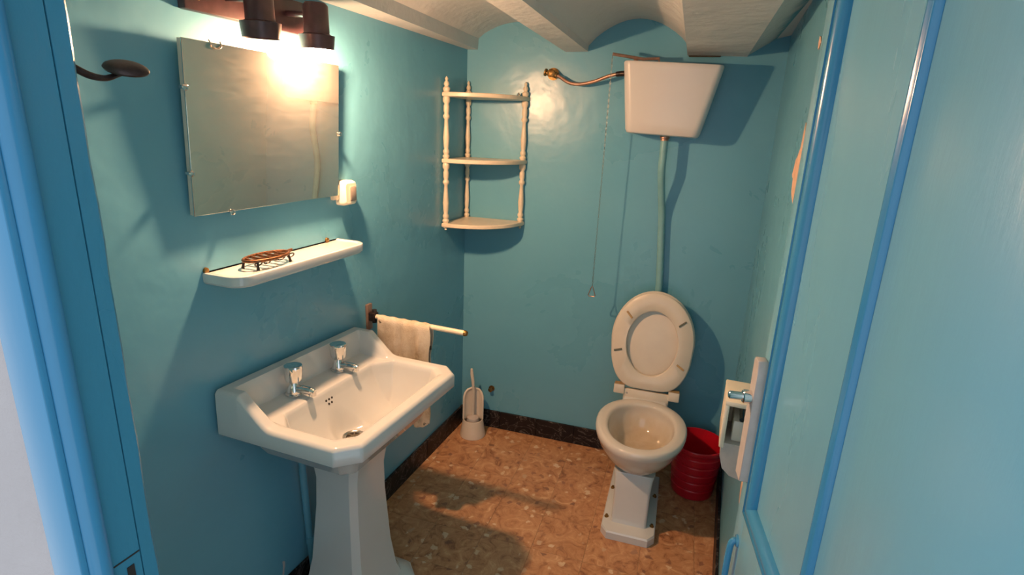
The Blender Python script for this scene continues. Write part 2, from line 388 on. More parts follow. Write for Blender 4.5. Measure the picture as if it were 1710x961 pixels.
# ------------------------------------------------------------------ door leaf, opened inwards along the right wall
Dd = Vector((.178, -1, 0)).normalized()        # from free edge towards the hinge
Dn = Vector((-1, -.178, 0)).normalized()       # room face
DO = Vector((1.286, -1.466, 0))
LEN = .665
dr = empty('door_1', DO + Dd * .33, 'glossy blue panelled door standing open at the right', 'door', 'structure')
PZ = .90; MW = .030; PA, PB = .047, .345   # panel from PA to PB along the door (outer edges of moulding)
def dbox(lo, hi, bev=.0015): return fbox(BM(), DO, Dd, UP, Dn, lo, hi, bev, 2)
for nme, lo, hi in (('stile', (0, 0, -.036), (PA, 1.97, 0)), ('stile', (PB, 0, -.036), (LEN, 1.97, 0)),
                    ('lock_rail', (PA, .74, -.036), (PB, PZ, 0)), ('top_rail', (PA, 1.90, -.036), (PB, 1.97, 0)), ('bottom_rail', (PA, 0, -.036), (PB, .2, 0))):
    obj(nme, dbox(lo, hi, .001), 'door', dr)
obj('panel', dbox((PA, PZ - .01, -.022), (PB, 1.91, -.009), 0), 'door', dr)
obj('panel', dbox((PA, .19, -.022), (PB, .75, -.009), 0), 'door', dr)
def mould_prof(w): # across, height
    return [(0, -.01), (0, .002), (w * .10, .0065), (w * .20, .0070), (w * .24, .0035), (w * .33, .0045), (w * .5, .0068), (w * .68, .0060), (w * .85, .0010), (w, -.0065), (w, -.012)]
def moulding(a0, a1, z0, z1):
    P = mould_prof(MW)
    for (p0, p1, inn) in (((a0, z0), (a0, z1), (1, 0)), ((a1, z0), (a1, z1), (-1, 0)), ((a0, z0), (a1, z0), (0, 1)), ((a0, z1), (a1, z1), (0, -1))):
        b = BM(); ls = []
        for e, (q, sgn) in enumerate(((p0, 1), (p1, -1))):
            l = []
            for s, h in P:
                if inn[0]: a = q[0] + inn[0] * s; z = q[1] + sgn * s
                else: a = q[0] + sgn * s; z = q[1] + inn[1] * s
                l.append(DO + Dd * a + UP * z + Dn * h)
            ls.append(l)
        loft(b, ls); obj('moulding', b, 'mould', dr, 50)
moulding(PA, PB, PZ, 1.90); moulding(PA, PB, .2, .74)
# lock batten with chrome latch knob, and painted pull
bm = BM(); P = [(0, .955), (.034, .955), (.034, 1.165), (.026, 1.186), (.004, 1.186), (0, 1.18)]
prism(bm, P, Dd, UP, Dn, DO + Dd * .002, 0.0005, .017); bmesh.ops.bevel(bm, geom=bm.edges[:], offset=.0012, segments=1, affect='EDGES')
bt = obj('lock_batten', bm, 'batten', dr)
ln = DO + Dd * .02 + UP * 1.115
bm = BM(); lathe(bm, ln + Dn * .0165, Dn, [(0, .012), (.013, .012), (.015, .010), (.015, .007), (.036, .007), (.038, .005)], 18); obj('latch_knob', bm, 'chrome', bt)
bm = BM(); cc = DO + Dd * .032 + UP * .765
tube(bm, spline([cc + UP * .062 + Dn * .001, cc + UP * .060 + Dn * .008, cc + UP * .04 + Dn * .012, cc - UP * .04 + Dn * .012, cc - UP * .060 + Dn * .008, cc - UP * .062 + Dn * .001], 6), .006, 10)
for s in (1, -1): lathe(bm, cc + UP * .062 * s, Dn, [(0.0003, .012), (.003, .011), (.004, .006)], 12)
obj('pull_handle', bm, 'mould', dr)
for z in (.3, 1.7):
    bm = BM(); c = DO + Dd * LEN + Dn * -.004; lathe(bm, c + UP * z, UP, [(0, .008), (.09, .008)], 12); obj('hinge', bm, 'mould', dr)

# ------------------------------------------------------------------ coat hook on the wall by the door frame
bm = BM(); hk = empty('coat_hook', (.652, YF + .004, 1.52), 'black iron coat hook beside the blue door frame', 'hook')
path = spline([(.652, -2.147, 1.5910), (.652, -2.134, 1.5875), (.652, -2.118, 1.5805), (.652, -2.104, 1.5790), (.652, -2.092, 1.5830), (.652, -2.082, 1.5865)], 6)
tube(bm, path, [.0042] * 12 + [.0042 - .0001 * k for k in range(len(path) - 12)], 10, flat=.75); obj('hook_arm', bm, 'iron', hk)
bm = BM(); lathe(bm, (.652, -2.0835, 1.5850), Vector((.35, -.16, 1)), [(0, .005), (.001, .012), (.0025, .0175), (.0042, .0185), (.0065, .0170), (.0085, .013), (.0098, .007), (.010, 0)], 24); obj('hook_disc', bm, 'iron', hk)
bm = BM(); lathe(bm, (.652, YF + .0042, 1.5910), (0, 1, 0), [(0, .014), (.003, .013), (.004, .008)], 18); obj('hook_plate', bm, 'iron', hk)

# ------------------------------------------------------------------ lamp over the mirror
lp_ = empty('wall_lamp', (0.0, -1.25, 1.775), 'dark brown wall lamp board with two downward spots above the mirror', 'lamp')
bm = box(BM(), (.0005, -1.478, 1.776), (.022, -1.02, 1.862), .004, 2); brd = obj('board', bm, 'lamp', lp_)
for y in (-1.44, -1.06):
    bm = BM(); lathe(bm, (.0222, y, 1.805), (1, 0, 0), [(0, .006), (.002, .005), (.003, .0)], 12); obj('screw', bm, 'gold', brd)
def spot(x, y, zb, lit):
    ax = Vector((.04, -.05, 1)).normalized()
    b0 = Vector((x, y, zb))
    b = BM(); prof = [(0, .0425), (.034, .046), (.036, .033), (.105, .032), (.112, .026), (.113, .0), (.100, .0), (.098, .028), (.040, .029), (.034, .042), (.002, .0405)]
    lathe(b, b0, ax, prof, 28, False); h = obj('spot_housing', b, 'lamp', lp_)
    b = BM(); tube(b, [b0 + ax * .085 + Vector((-.028, 0, 0)), Vector((.021, y, b0.z + .09))], .008, 10); obj('spot_bracket', b, 'lamp', lp_)
    b = BM(); lathe(b, b0 + ax * .098, -ax, [(.02, .012), (.07, .013), (.085, .0135), (.0875, .0135), (.093, .0190), (.100, .0225), (.108, .0240), (.116, .0225), (.123, .0185), (.129, .0115), (.1318, .004), (.132, 0)] if lit else
                   [(0, .013), (.025, .014), (.04, .02), (.05, .026), (.062, .028), (.07, .022), (.076, .008), (.0765, 0)], 24); obj('bulb', b, 'bulb' if lit else 'deadbulb', h)
spot(.120, -1.362, 1.730, False)
spot(.116, -1.163, 1.733, True)

# ------------------------------------------------------------------ mirror, tilted forward from the wall
mt, mb = Vector((.043, 0, 1.711)), Vector((.0205, 0, 1.321)); mu = (mt - mb).normalized(); mn = Vector((mu.z, 0, -mu.x))
MH = (mt - mb).length; my0, my1 = -1.512, -.983
mr = empty('wall_mirror', (.0, (my0 + my1) / 2, 1.321), 'frameless rectangular mirror tilted forward above the washbasin', 'mirror')
O_ = mb + Vector((0, my0, 0)); Yv = Vector((0, 1, 0))
obj('backing_board', fbox(BM(), O_, Yv, mu, mn, (0, 0, -.0160), (my1 - my0, MH, -.0045), .001, 1), 'plas', mr)
obj('mirror_glass', fbox(BM(), O_, Yv, mu, mn, (-.001, -.001, -.0043), (my1 - my0 + .001, MH + .001, 0), .0008, 1), 'mirror', mr)
def clip(a, h):
    b = BM(); c = O_ + Yv * a + mu * h; lathe(b, c - mn * .012, mn, [(0, .004), (.0115, .004), (.0125, .0065), (.015, .0078), (.018, .0065), (.0195, .003), (.0197, 0)], 14); obj('mirror_clip', b, 'chrome', mr)
clip(-.003, MH * .74); clip(-.003, MH * .255); clip(.106, -.003); clip(my1 - my0 + .003, MH * .49)
b = BM(); c = O_ + Yv * .088 + mu * (MH + .002)
tube(b, spline([c + Yv * -.016 + mu * .004 - mn * .004, c + Yv * -.012 - mu * .008 + mn * .003, c - mu * .013 + mn * .004, c + Yv * .012 - mu * .008 + mn * .003, c + Yv * .016 + mu * .004 - mn * .004], 5), .0016, 8); obj('hanging_wire', b, 'steel', mr)

# ------------------------------------------------------------------ switch beside the mirror
so = empty('light_switch', (0, -.938, 1.285), 'small cream light switch on the wall by the mirror corner', 'switch')
b = BM(); lp2 = [[(x, -.938 + a * s, 1.325 + c * s) for a, c in rrect(.034, .040, .012)] for x, s in ((.0005, 1), (.022, 1), (.032, .93), (.037, .80))]
loft(b, lp2); obj('switch_body', b, 'switch', so, 35)
b = BM(); lp2 = [[(x, -.930 + a, 1.323 + c) for a, c in rrect(.016 * s, .024 * s, .006 * s)] for x, s in ((.0365, 1.), (.039, 1.), (.0405, .9))]
loft(b, lp2); obj('switch_rocker', b, 'greyp', so)
b = BM(); box(b, (.0005, -.9995, 1.305), (.014, -.9725, 1.333), .003, 2); obj('cable_entry', b, 'switch', so)

# ------------------------------------------------------------------ ceramic shelf below the mirror
b = BM(); SY0, SY1, SD, SZ = -1.495, -.968, .120, 1.176
def shelf_loop(ins, z):
    pts = [(.0005, SY0 + ins)]
    for k in range(7):
        a = math.radians(-90 + 15 * k); r = .045 - ins * .5; pts.append((SD - ins - r + r * math.cos(a), SY0 + ins + r + r * math.sin(a)))
    for k in range(7):
        a = math.radians(15 * k); r = .045 - ins * .5; pts.append((SD - ins - r + r * math.cos(a), SY1 - ins - r + r * math.sin(a)))
    pts.append((.0005, SY1 - ins)); return [(x, y, z) for x, y in pts]
loft(b, [shelf_loop(.006, SZ - .030), shelf_loop(.001, SZ - .024), shelf_loop(0, SZ - .006), shelf_loop(.0015, SZ - .002), shelf_loop(.005, SZ), shelf_loop(.010, SZ - .0005), shelf_loop(.014, SZ - .004)])
cs = tag(obj('ceramic_shelf', b, 'porc', smooth=35), 'long white ceramic shelf on the wall under the mirror', 'shelf')
for y in (SY0 + .01, SY1 - .06):
    b = BM(); lathe(b, (.001, y, SZ + .004), (1, 0, 0), [(0, .008), (.005, .007), (.007, .003)], 10); obj('fixing_screw', b, 'brass', cs)

# little wrought soap dish on the shelf
td = empty('soap_dish', (.062, -1.345, SZ - .004), 'small brown wrought metal soap dish standing on the ceramic shelf', 'soap dish')
def dish_pt(a, k): return Vector((.062 + .036 * k * math.cos(a), -1.345 + .072 * k * math.sin(a), 0))
zt = SZ + .020
b = BM(); tube(b, [dish_pt(2 * math.pi * i / 28, 1) + UP * zt for i in range(28)], .0042, 8, True); obj('dish_rim', b, 'rust', td)
b = BM()
for i in range(5):
    y = -1.345 + (i - 2) * .025; hx = .036 * math.sqrt(max(0, 1 - ((y + 1.345) / .072) ** 2))
    tube(b, [(.062 - hx, y, zt), (.062 - hx * .4, y, zt - .003), (.062 + hx * .4, y, zt - .003), (.062 + hx, y, zt)], .0042, 6)
obj('dish_bars', b, 'rust', td)
for i in range(4):
    b = BM(); yy = (-1.40, -1.37, -1.32, -1.285)[i]; cx = .062 + .026
    tube(b, [(cx + .003 * math.cos(q), yy + .012 * math.sin(q), zt - .006 + .006 * math.cos(q)) for q in [2 * math.pi * k / 12 for k in range(12)]], .0018, 6, True); obj('scroll', b, 'iron', td)
for sx in (-1, 1):
    for sy in (-1, 1):
        b = BM(); x, y = .062 + sx * .023, -1.345 + sy * .054
        tube(b, [(x, y, zt), (x + sx * .001, y + sy * .002, SZ + .008), (x + sx * .003, y + sy * .004, SZ - .0035)], [.003, .003, .0042], 8); obj('foot', b, 'iron', td)
b = BM(); tube(b, [(.062, -1.275, zt), (.062, -1.262, zt + .002), (.062, -1.252, zt + .001)], [.003, .0025, .004], 8); obj('dish_lug', b, 'rust', td)

# ------------------------------------------------------------------ washbasin
BYC, BWD, BD, BCH, BZ, BTILT = -1.212, .602, .420, .050, .778, .028
def bas(X, Y, Z):
    ct, st = math.cos(BTILT), math.sin(BTILT)
    return Vector((X + .014, BYC + Y * ct + Z * st, BZ - Y * st + Z * ct))
HB, HW, XS, XT = .078, BWD / 2, .160, .073
DRX, DRY = .222, -.022
def sstep(a, b, x):
    t = min(1, max(0, (x - a) / (b - a))); return t * t * (3 - 2 * t)
def octd(x, y, x0, x1, hy, ch_f, ch_b):
    """signed inside distance for an octagon-like plan"""
    d = min(x - x0, x1 - x, hy - abs(y))
    d = min(d, ((x1 - x) + (hy - abs(y)) - ch_f) / math.sqrt(2), ((x - x0) + (hy - abs(y)) - ch_b) / math.sqrt(2)); return d
def basin_h(x, y):
    de = octd(x, y, -1, BD, HW, BCH, -9)
    side = HB if x < XT else (HB * (1 - (x - XT) / (XS - XT)) if x < XS else 0)
    side = side if abs(x - XS) > .02 else HB / (XS - XT) * max(0, .5 * ((XS - x) + math.sqrt((XS - x) ** 2 + .0001)) - .0008)
    rim = side - (.010 * (1 - min(1, de / .012)) ** 2 if de < .012 else 0)
    # inner recess: deck behind, bowl in front
    di = octd(x, y, .034, BD - .034, HW - .036, BCH * .8, -9)
    deck = -.004 + .006 * sstep(.13, .05, x)
    z = rim
    ti = sstep(-.004, .016 + .02 * (x < .08) * 0, di)
    if di > -.004: z = rim * (1 - ti) + deck * ti
    db = octd(x, y, .128, BD - .040, HW - .044, BCH * .9, .055)
    db = min(db, (x - .128) * .80 + .002) if db > 0 else db
    if db > 0:
        t = min(1, db / .105); dep = .132 * (1 - (1 - t) ** 2.5)
        z = z - dep * sstep(0, .012, db) - .004 * sstep(.06, .15, db)
        kd = sstep(.075, .034, math.hypot(x - DRX, y - DRY)); z = z * (1 - kd) - .141 * kd
    return z
NX, NY = 112, 150
bm = BM(); grid = []
for i in range(NX + 1):
    row = []
    for j in range(NY + 1):
        y = -HW + BWD * j / NY
        xm = BD - max(0, BCH - (HW - abs(y))); x = xm * i / NX
        row.append(bm.verts.new(bas(x, y, basin_h(x, y))))
    grid.append(row)
for i in range(NX):
    for j in range(NY): bm.faces.new((grid[i][j], grid[i + 1][j], grid[i + 1][j + 1], grid[i][j + 1]))
per = [(i, 0) for i in range(NX + 1)] + [(NX, j) for j in range(1, NY + 1)] + [(i, NY) for i in range(NX - 1, -1, -1)] + [(0, j) for j in range(NY - 1, 0, -1)]
def plan(ij):
    i, j = ij; y = -HW + BWD * j / NY; xm = BD - max(0, BCH - (HW - abs(y))); return xm * i / NX, y
prev = [grid[i][j] for i, j in per]
for (sx, z) in ((1, -.030), (1.0, -.046), (.985, -.052), (.92, -.055), (.78, -.085), (.66, -.145), (.50, -.185)):
    cur = []
    for ij in per:
        x, y = plan(ij); cx = .18 if sx < .9 else 0
        cur.append(bm.verts.new(bas(cx + (x - cx) * (sx if sx < .9 else 1 - (1 - sx) * .8), y * sx, z)))
    for k in range(len(per)):
        l = (k + 1) % len(per); bm.faces.new((prev[k], cur[k], cur[l], prev[l]))
    prev = cur
bm.faces.new(prev)
wbz = empty('washbasin', bas(.2, 0, -.17), 'white porcelain washbasin with chamfered front corners and raised back', 'washbasin')
obj('basin', bm, 'porc', wbz, 50)
# drain
dx, dy = DRX, DRY
zc = basin_h(dx, dy)
dc = bas(dx, dy, zc + .0005); up_b = (bas(0, 0, 1) - bas(0, 0, 0)).normalized()
bm = BM(); lathe(bm, dc - up_b * .004, up_b, [(0, .034), (.0055, .034), (.0075, .031), (.0065, .027), (.003, .024), (.003, .0)], 28); dro = obj('drain', bm, 'steel', wbz)
bm = BM(); lathe(bm, dc - up_b * .0008, up_b, [(0, .0235), (.0006, .0235)], 24); obj('drain_well', bm, 'dark', dro)
bm = BM()
for k in range(3):
    a = math.pi * k / 3; v = (bas(math.cos(a), math.sin(a), 0) - bas(0, 0, 0)).normalized()
    tube(bm, [dc + v * .023 + up_b * .0012, dc - v * .023 + up_b * .0012], .0022, 6)
obj('drain_cross', bm, 'drain', dro)
# overflow holes on the bowl's rear wall
for (a, c) in ((-.013, .0), (0, .0), (.013, .0), (-.0065, -.011), (.0065, -.011)):
    x = .132; y = -.028 + a
    # step down the rear wall a little
    for s in range(60):
        if basin_h(x, y) < -.034 + c: break
        x += .0005
    h = basin_h(x, y); e = .002; sl = (basin_h(x + e, y) - basin_h(x - e, y)) / (2 * e)
    nl = (bas(-sl, 0, 1) - bas(0, 0, 0)).normalized()
    bm = BM(); lathe(bm, bas(x, y, h) - nl * .0004, nl, [(0, .0037), (.0011, .0037)], 10); obj('overflow_hole', bm, 'dark', wbz)
def tap(Y):
    c = bas(.078, Y, .001); f = Vector((1, .12, 0)).normalized()
    bm = BM(); lathe(bm, c, up_b, [(0, .024), (.004, .0245), (.006, .020), (.022, .0185), (.028, .015), (.036, .011), (.040, .011)], 24)
    sp = [c + up_b * .018, c + up_b * .020 + f * .03, c + up_b * .019 + f * .055, c + up_b * .016 + f * .068]
    tube(bm, spline(sp, 5), [.0125] * 6 + [.0115] * 6 + [.0095] * 4, 14)
    lathe(bm, c + f * .060 + up_b * .022, -up_b, [(-.003, .003), (0, .0085), (.008, .0105), (.017, .0105), (.018, .008)], 14)
    tp = obj('tap', bm, 'chrome', wbz)
    bm = BM(); d, u, w = frame_for(up_b); kb = c + up_b * .040; ls = []
    for h, r in ((0, .012), (.003, .0215), (.008, .0235), (.044, .0265), (.050, .0255), (.0515, .022)):
        ls.append([kb + d * h + (u * math.cos(2 * math.pi * (k + .5) / 32) + w * math.sin(2 * math.pi * (k + .5) / 32)) * r * (1 - .05 * (k % 4 == 0)) for k in range(32)])
    loft(bm, ls); obj('tap_knob', bm, 'chrome', tp, 25)
tap(-.103); tap(.098)

# pedestal of the basin
bm = BM(); PYC = -1.204
def ped(z, xb, xf, hy, ch):
    P = [(xb, -hy), (xf - ch, -hy), (xf, -hy + ch), (xf, hy - ch), (xf - ch, hy), (xb, hy)]
    return [(x + .006, PYC + y, z) for x, y in P]
loft(bm, [ped(.001, .05, .345, .168, .05), ped(.030, .05, .345, .168, .05), ped(.042, .053, .335, .160, .05), ped(.055, .06, .300, .128, .028), ped(.09, .075, .288, .112, .022),
          ped(.20, .10, .272, .102, .020), ped(.40, .12, .262, .090, .018), ped(.50, .125, .262, .088, .018), ped(.560, .12, .272, .094, .020), ped(.595, .10, .288, .108, .024), ped(.630, .09, .298, .118, .026)])
bmesh.ops.bevel(bm, geom=[e for e in bm.edges if len(e.link_faces) == 2 and abs(e.verts[0].co.z - e.verts[1].co.z) > .008 and e.calc_face_angle(0) > .5], offset=.008, segments=3, affect='EDGES')
tag(obj('basin_pedestal', bm, 'porc', smooth=35), 'tapering white porcelain pedestal standing under the washbasin', 'pedestal')

# waste pipe behind the basin, painted blue
bm = BM(); tube(bm, spline([(.0285, -1.2365, .70), (.0285, -1.236, .45), (.0285, -1.230, .26), (.030, -1.219, .05), (.030, -1.218, .0015)], 5), .0125, 14)
pp = tag(obj('waste_pipe', bm, 'wall'), 'thin blue painted pipe running down the wall behind the pedestal', 'pipe')
bm = BM(); tube(bm, [(.0285, -1.226, .20), (.0285, -1.225, .175)], .0155, 14); obj('pipe_collar', bm, 'wall', pp)

# ------------------------------------------------------------------ towel arm and towel
ta = empty('towel_rail', (0, -.822, .84), 'cream swing-arm towel rail beside the washbasin', 'towel rail')
b = BM(); box(b, (.0005, -.836, .805), (.012, -.806, .905), .003, 2); obj('wall_plate', b, 'copper', ta)
b = BM(); box(b, (.0115, -.834, .842), (.040, -.808, .876), .004, 2); lathe(b, (.030, -.821, .836), (0, 0, 1), [(0, .009), (.05, .009)], 14); obj('pivot', b, 'iron', ta)
b = BM(); tube(b, [(.035, -.822, .860), (.402, -.824, .858)], .0095, 16); obj('arm', b, 'wood', ta)
b = BM(); lathe(b, (.400, -.824, .858), (1, 0, 0), [(0, .0105), (.006, .0105), (.011, .008), (.013, .003)], 16); obj('end_cap', b, 'brass', ta)
# towel folded over the arm
b = BM(); nu, nv = 26, 46; gr = []
for k in range(nv + 1):
    row = []
    for i in range(nu + 1):
        s = i / nu; x = .056 + .214 * s
        front = .165; back = .30 + .16 * sstep(.50, .68, s) - .03 * max(0, s - .85) * 6
        L_ = front + back; a = (k / nv) * L_
        r = .0125
        wv = .004 * math.sin(s * 23 + 1) + .003 * math.sin(s * 41)
        if a < front: y, z = -.824 - r - .004 - wv * min(1, (front - a) / .06), .858 - (front - a)
        elif a < front + math.pi * r:
            q = (a - front) / r; y, z = -.824 - (r + .004 * (1 - q / math.pi)) * math.cos(q), .858 + (r + .002 * math.sin(s * 30)) * math.sin(q)
        else: y, z = -.824 + r + .002 + wv * min(1, (a - front) / .08), .858 - (a - front - math.pi * r)
        xx = x + .004 * math.sin(z * 40) * s
        if a > front + .1 : xx += -.012 * s * min(1, (a - front - .1) / .2)
        row.append(b.verts.new((xx, y, z)))
    gr.append(row)
for k in range(nv):
    for i in range(nu): b.faces.new((gr[k][i], gr[k][i + 1], gr[k + 1][i + 1], gr[k + 1][i]))
bmesh.ops.recalc_face_normals(b, faces=b.faces)
bmesh.ops.solidify(b, geom=b.faces[:], thickness=.0035)
tag(obj('hand_towel', b, 'towel', smooth=80), 'stained beige hand towel folded over the swing-arm rail', 'towel')

# ------------------------------------------------------------------ corner whatnot
wn = empty('corner_shelf', (.06, -.06, 1.09), 'cream three-tier corner shelf with turned spindles', 'shelf')
cor = Vector((.016, -.014, 0)); lpst = Vector((.018, -.236, 0)); rpst = Vector((.290, SK * .29 - .016, 0))
def shelf3(z):
    def loop(g, zz):
        o = [Vector((.004, -.004, zz))]
        a0 = lpst + Vector((-.014, -.012, 0)); pts = [Vector((.004, -.250, zz)), Vector((.030, -.252, zz))]
        for k in range(1, 12):
            th = math.radians(90 * k / 12); pts.append(Vector((.030 + .268 * math.sin(th), -.252 * math.cos(th) - .010 * math.sin(th), zz)))
        pts += [Vector((.304, -.008, zz)), Vector((.306, SK * .306 - .004, zz))]
        o += pts; c = Vector((.1, -.09, zz)); return [p_ + (c - p_).normalized() * g if i else p_ for i, p_ in enumerate(o)]
    bb = BM(); loft(bb, [loop(.003, z - .018), loop(0, z - .015), loop(0, z - .003), loop(.003, z)]); obj('shelf_board', bb, 'wood', wn, 30)
ZS = (1.126, 1.411, 1.688)
for z in ZS: shelf3(z)
def seg_prof(z0, z1):
    h = z1 - z0
    P = [(0, .008), (.03, .012), (.05, .012), (.07, .0075), (.10, .0105), (.13, .0105), (.16, .007), (.20, .0085), (.34, .0105), (.52, .0075), (.63, .0062), (.66, .011), (.69, .011), (.72, .007), (.76, .0095), (.84, .0095), (.87, .007), (.91, .012), (.96, .012), (1, .008)]
    return [(z0 + h * a, r) for a, r in P]
for c in (lpst, cor, rpst):
    prof = [(1.092, .002), (1.097, .005), (1.102, .003), (1.106, .0095), (1.110, .0095)] + [(1.1121, .008)] + seg_prof(1.126, 1.397) + seg_prof(1.411, 1.674) + [(1.688, .009), (1.697, .012), (1.705, .012), (1.711, .006), (1.719, .0095), (1.727, .008), (1.734, .004), (1.742, .006), (1.748, .003), (1.752, .0005)]
    k = 1.15 if c is cor else 1.3
    b = BM(); lathe(b, c, UP, [(h, r * k) for h, r in prof], 14); obj('spindle', b, 'wood', wn, 60)
b = BM(); lathe(b, Vector((.262, -.012, 1.6885)), UP, [(0, .007), (.008, .007), (.012, .004), (.016, .003)], 12); obj('fixing_knob', b, 'chrome', wn)

# ------------------------------------------------------------------ cistern, pipes, chain
ci = empty('cistern', bw(.918, .1, 1.55), 'white high-level toilet cistern on the back wall', 'cistern')
b = BM(); ls = []
for z, hw, d1, off, r in ((1.556, .118, .128, 0, .03), (1.549, .132, .150, 0, .032), (1.553, .141, .163, 0, .034), (1.565, .147, .170, 0, .034), (1.60, .153, .174, .001, .032), (1.70, .169, .184, .003, .03), (1.80, .185, .194, .005, .028), (1.812, .187, .196, .005, .028), (1.818, .185, .194, .005, .027), (1.820, .180, .190, .005, .025)):
    hd = (d1 - .003) / 2
    ls.append([bw(.914 + off + a - .045 * (1.82 - z), .003 + hd + c, z - .003 - .040 * (a + .03)) for a, c in rrect(hw, hd, min(r, hd * .8))])
loft(b, ls[1:]); obj('tank', b, 'cist', ci, 35)
lv0 = bw(.80, .108, 1.832); lv1 = Vector((.690, -.108, 1.850))
b = BM(); tube(b, [bw(.86, .108, 1.8205), bw(.86, .108, 1.838), bw(.80, .108, 1.836), lv1], .006, 8); sph(b, lv0 + Vector((-.03, 0, .004)), .010, 10, 8); lev = obj('flush_lever', b, 'copper', ci)
b = BM(); px = Vector((.914, -.052 + .01, 0)); lathe(b, bw(.914, .095, 1.551), -UP, [(0, .020), (.016, .020), (.018, .016), (.026, .016)], 16); obj('outlet_nut', b, 'copper', ci)
# flush pipe
b = BM(); tube(b, spline([bw(.914, .095, 1.530), bw(.915, .095, 1.47), bw(.916, .092, 1.40), bw(.925, .055, 1.30), bw(.933, .032, 1.23), bw(.939, .026, 1.15), bw(.957, .026, .9), bw(.967, .026, .60), bw(.968, .030, .46), bw(.966, .07, .385), bw(.965, .098, .372)], 5), .0155, 14)
tag(obj('flush_pipe', b, 'pipe'), 'pale blue flush pipe from the cistern down to the toilet', 'pipe')
# supply pipe and valve
sp = empty('supply_pipe', bw(.42, .03, 1.74), 'copper water pipe with brass valve left of the cistern', 'pipe')
b = BM(); tube(b, spline([bw(.418, .030, 1.782), bw(.445, .034, 1.772), bw(.49, .045, 1.748), bw(.54, .055, 1.742), bw(.60, .07, 1.752), bw(.66, .085, 1.772), bw(.70, .095, 1.781)], 6), .0075, 12); obj('pipe_run', b, 'copper', sp)
b = BM(); tube(b, [bw(.695, .094, 1.780), bw(.732, .10, 1.783)], .0105, 12); obj('coupling', b, 'iron', sp)
b = BM(); lathe(b, bw(.408, .0005, 1.786), BN, [(0, .026), (.004, .026), (.006, .013), (.034, .013), (.036, .017), (.046, .017), (.05, .008)], 16)
lathe(b, bw(.398, .03, 1.786), Vector((-1, 0, .25)), [(0, .010), (.012, .011), (.016, .016), (.022, .016), (.024, .008)], 10)
lathe(b, bw(.412, .03, 1.784), Vector((.85, 0, -.35)), [(0, .012), (.02, .013), (.024, .010)], 10); obj('valve', b, 'brass', sp)
# pull chain
pc = empty('pull_chain', (.684, -.105, .84), 'thin flush chain with a triangular pull hanging beside the cistern', 'chain')
b = BM(); z = 1.846; k = 0; LH = .0130
while z - LH > .885:
    cx = .690 - .006 * (1.846 - z); c = Vector((cx, -.1065, z - LH / 2))
    d1 = Vector((1, 0, 0)) if k % 2 else Vector((0, 1, 0))
    tube(b, [c + d1 * .0026 * math.cos(q) + UP * (LH / 2) * math.sin(q) for q in [2 * math.pi * m / 8 for m in range(8)]], .0009, 5, True)
    z -= LH - .0020; k += 1
o = obj('chain_links', b, 'steel', pc); o['kind'] = 'stuff'
cx = .6845; b = BM(); A0 = Vector((cx, -.1065, z + .001))
tube(b, [A0, A0 + Vector((.005, 0, -.012)), A0 + Vector((.016, 0, -.046)), A0 + Vector((.012, 0, -.050)), A0 + Vector((-.012, 0, -.050)), A0 + Vector((-.016, 0, -.046)), A0 + Vector((-.005, 0, -.012))], .0022, 7, True); obj('pull_handle', b, 'copper', pc)

# ------------------------------------------------------------------ toilet
TO = Vector((.958, SK * .958, 0)); TF = Vector((.068, -1, 0)).normalized(); TR = Vector((1, .068, 0)).normalized()
def tp(a, bq, z): return TO + TR * a + TF * bq + UP * z
def egg(cb, hl, hw, z, n=40, e=2.15):
    out = []
    for k in range(n):
        q = 2 * math.pi * k / n; c, s = math.cos(q), math.sin(q)
        x = math.copysign(abs(s) ** (2 / e), s) * hw; y = math.copysign(abs(c) ** (2 / e), c) * hl
        out.append(tp(x * (1 - .06 * (y / hl)), cb + y, z))
    return out
to = empty('toilet', tp(0, .4, 0), 'white porcelain toilet with raised seat at the back wall', 'toilet')
b = BM()
loft(b, [egg(.40, .12, .062, .235), egg(.402, .15, .085, .25), egg(.404, .180, .115, .270), egg(.408, .202, .145, .298), egg(.412, .220, .166, .335), egg(.414, .228, .176, .362), egg(.415, .232, .182, .370), egg(.415, .234, .184, .385), egg(.415, .232, .182, .396), egg(.415, .225, .175, .401),
         egg(.415, .197, .147, .401), egg(.415, .187, .137, .397), egg(.415, .182, .132, .388), egg(.412, .184, .134, .372), egg(.408, .172, .122, .34), egg(.402, .155, .106, .31), egg(.395, .13, .088, .28), egg(.390, .095, .066, .268)])
obj('bowl', b, 'bowlin', to, 60)
b = BM(); fbox(b, TO, TR, TF, UP, (-.10, .10, .33), (.10, .205, .3995), .015, 3); obj('rear_ledge', b, 'porc', to)
b = BM()
def colr(z, hw, b0, b1, r): return [tp(a, (b0 + b1) / 2 + c, z) for a, c in rrect(hw, (b1 - b0) / 2, r, 4)]
loft(b, [colr(.018, .074, .23, .592, .012), colr(.05, .070, .235, .586, .012), colr(.18, .070, .235, .572, .012), colr(.235, .074, .235, .568, .014), colr(.257, .080, .240, .562, .02)]); obj('column', b, 'porc', to, 35)
b = BM(); F0 = [(-.105, .20), (.105, .20), (.105, .612), (.080, .645), (-.080, .645), (-.105, .612)]
def fo(g, z): return [tp(x * (1 - g / .105), .42 + (y - .42) * (1 - g / .22), z) for x, y in F0]
loft(b, [fo(0, .0008), fo(0, .030), fo(.004, .036), fo(.026, .040)]); obj('foot', b, 'porc', to, 30)
for a in (-.090, .090):
    for bb in (.36, .56):
        b = BM(); lathe(b, tp(a, bb, .0365), UP, [(0, .009), (.004, .009), (.005, .006), (.012, .005), (.013, 0)], 10); obj('bolt', b, 'brass', to)
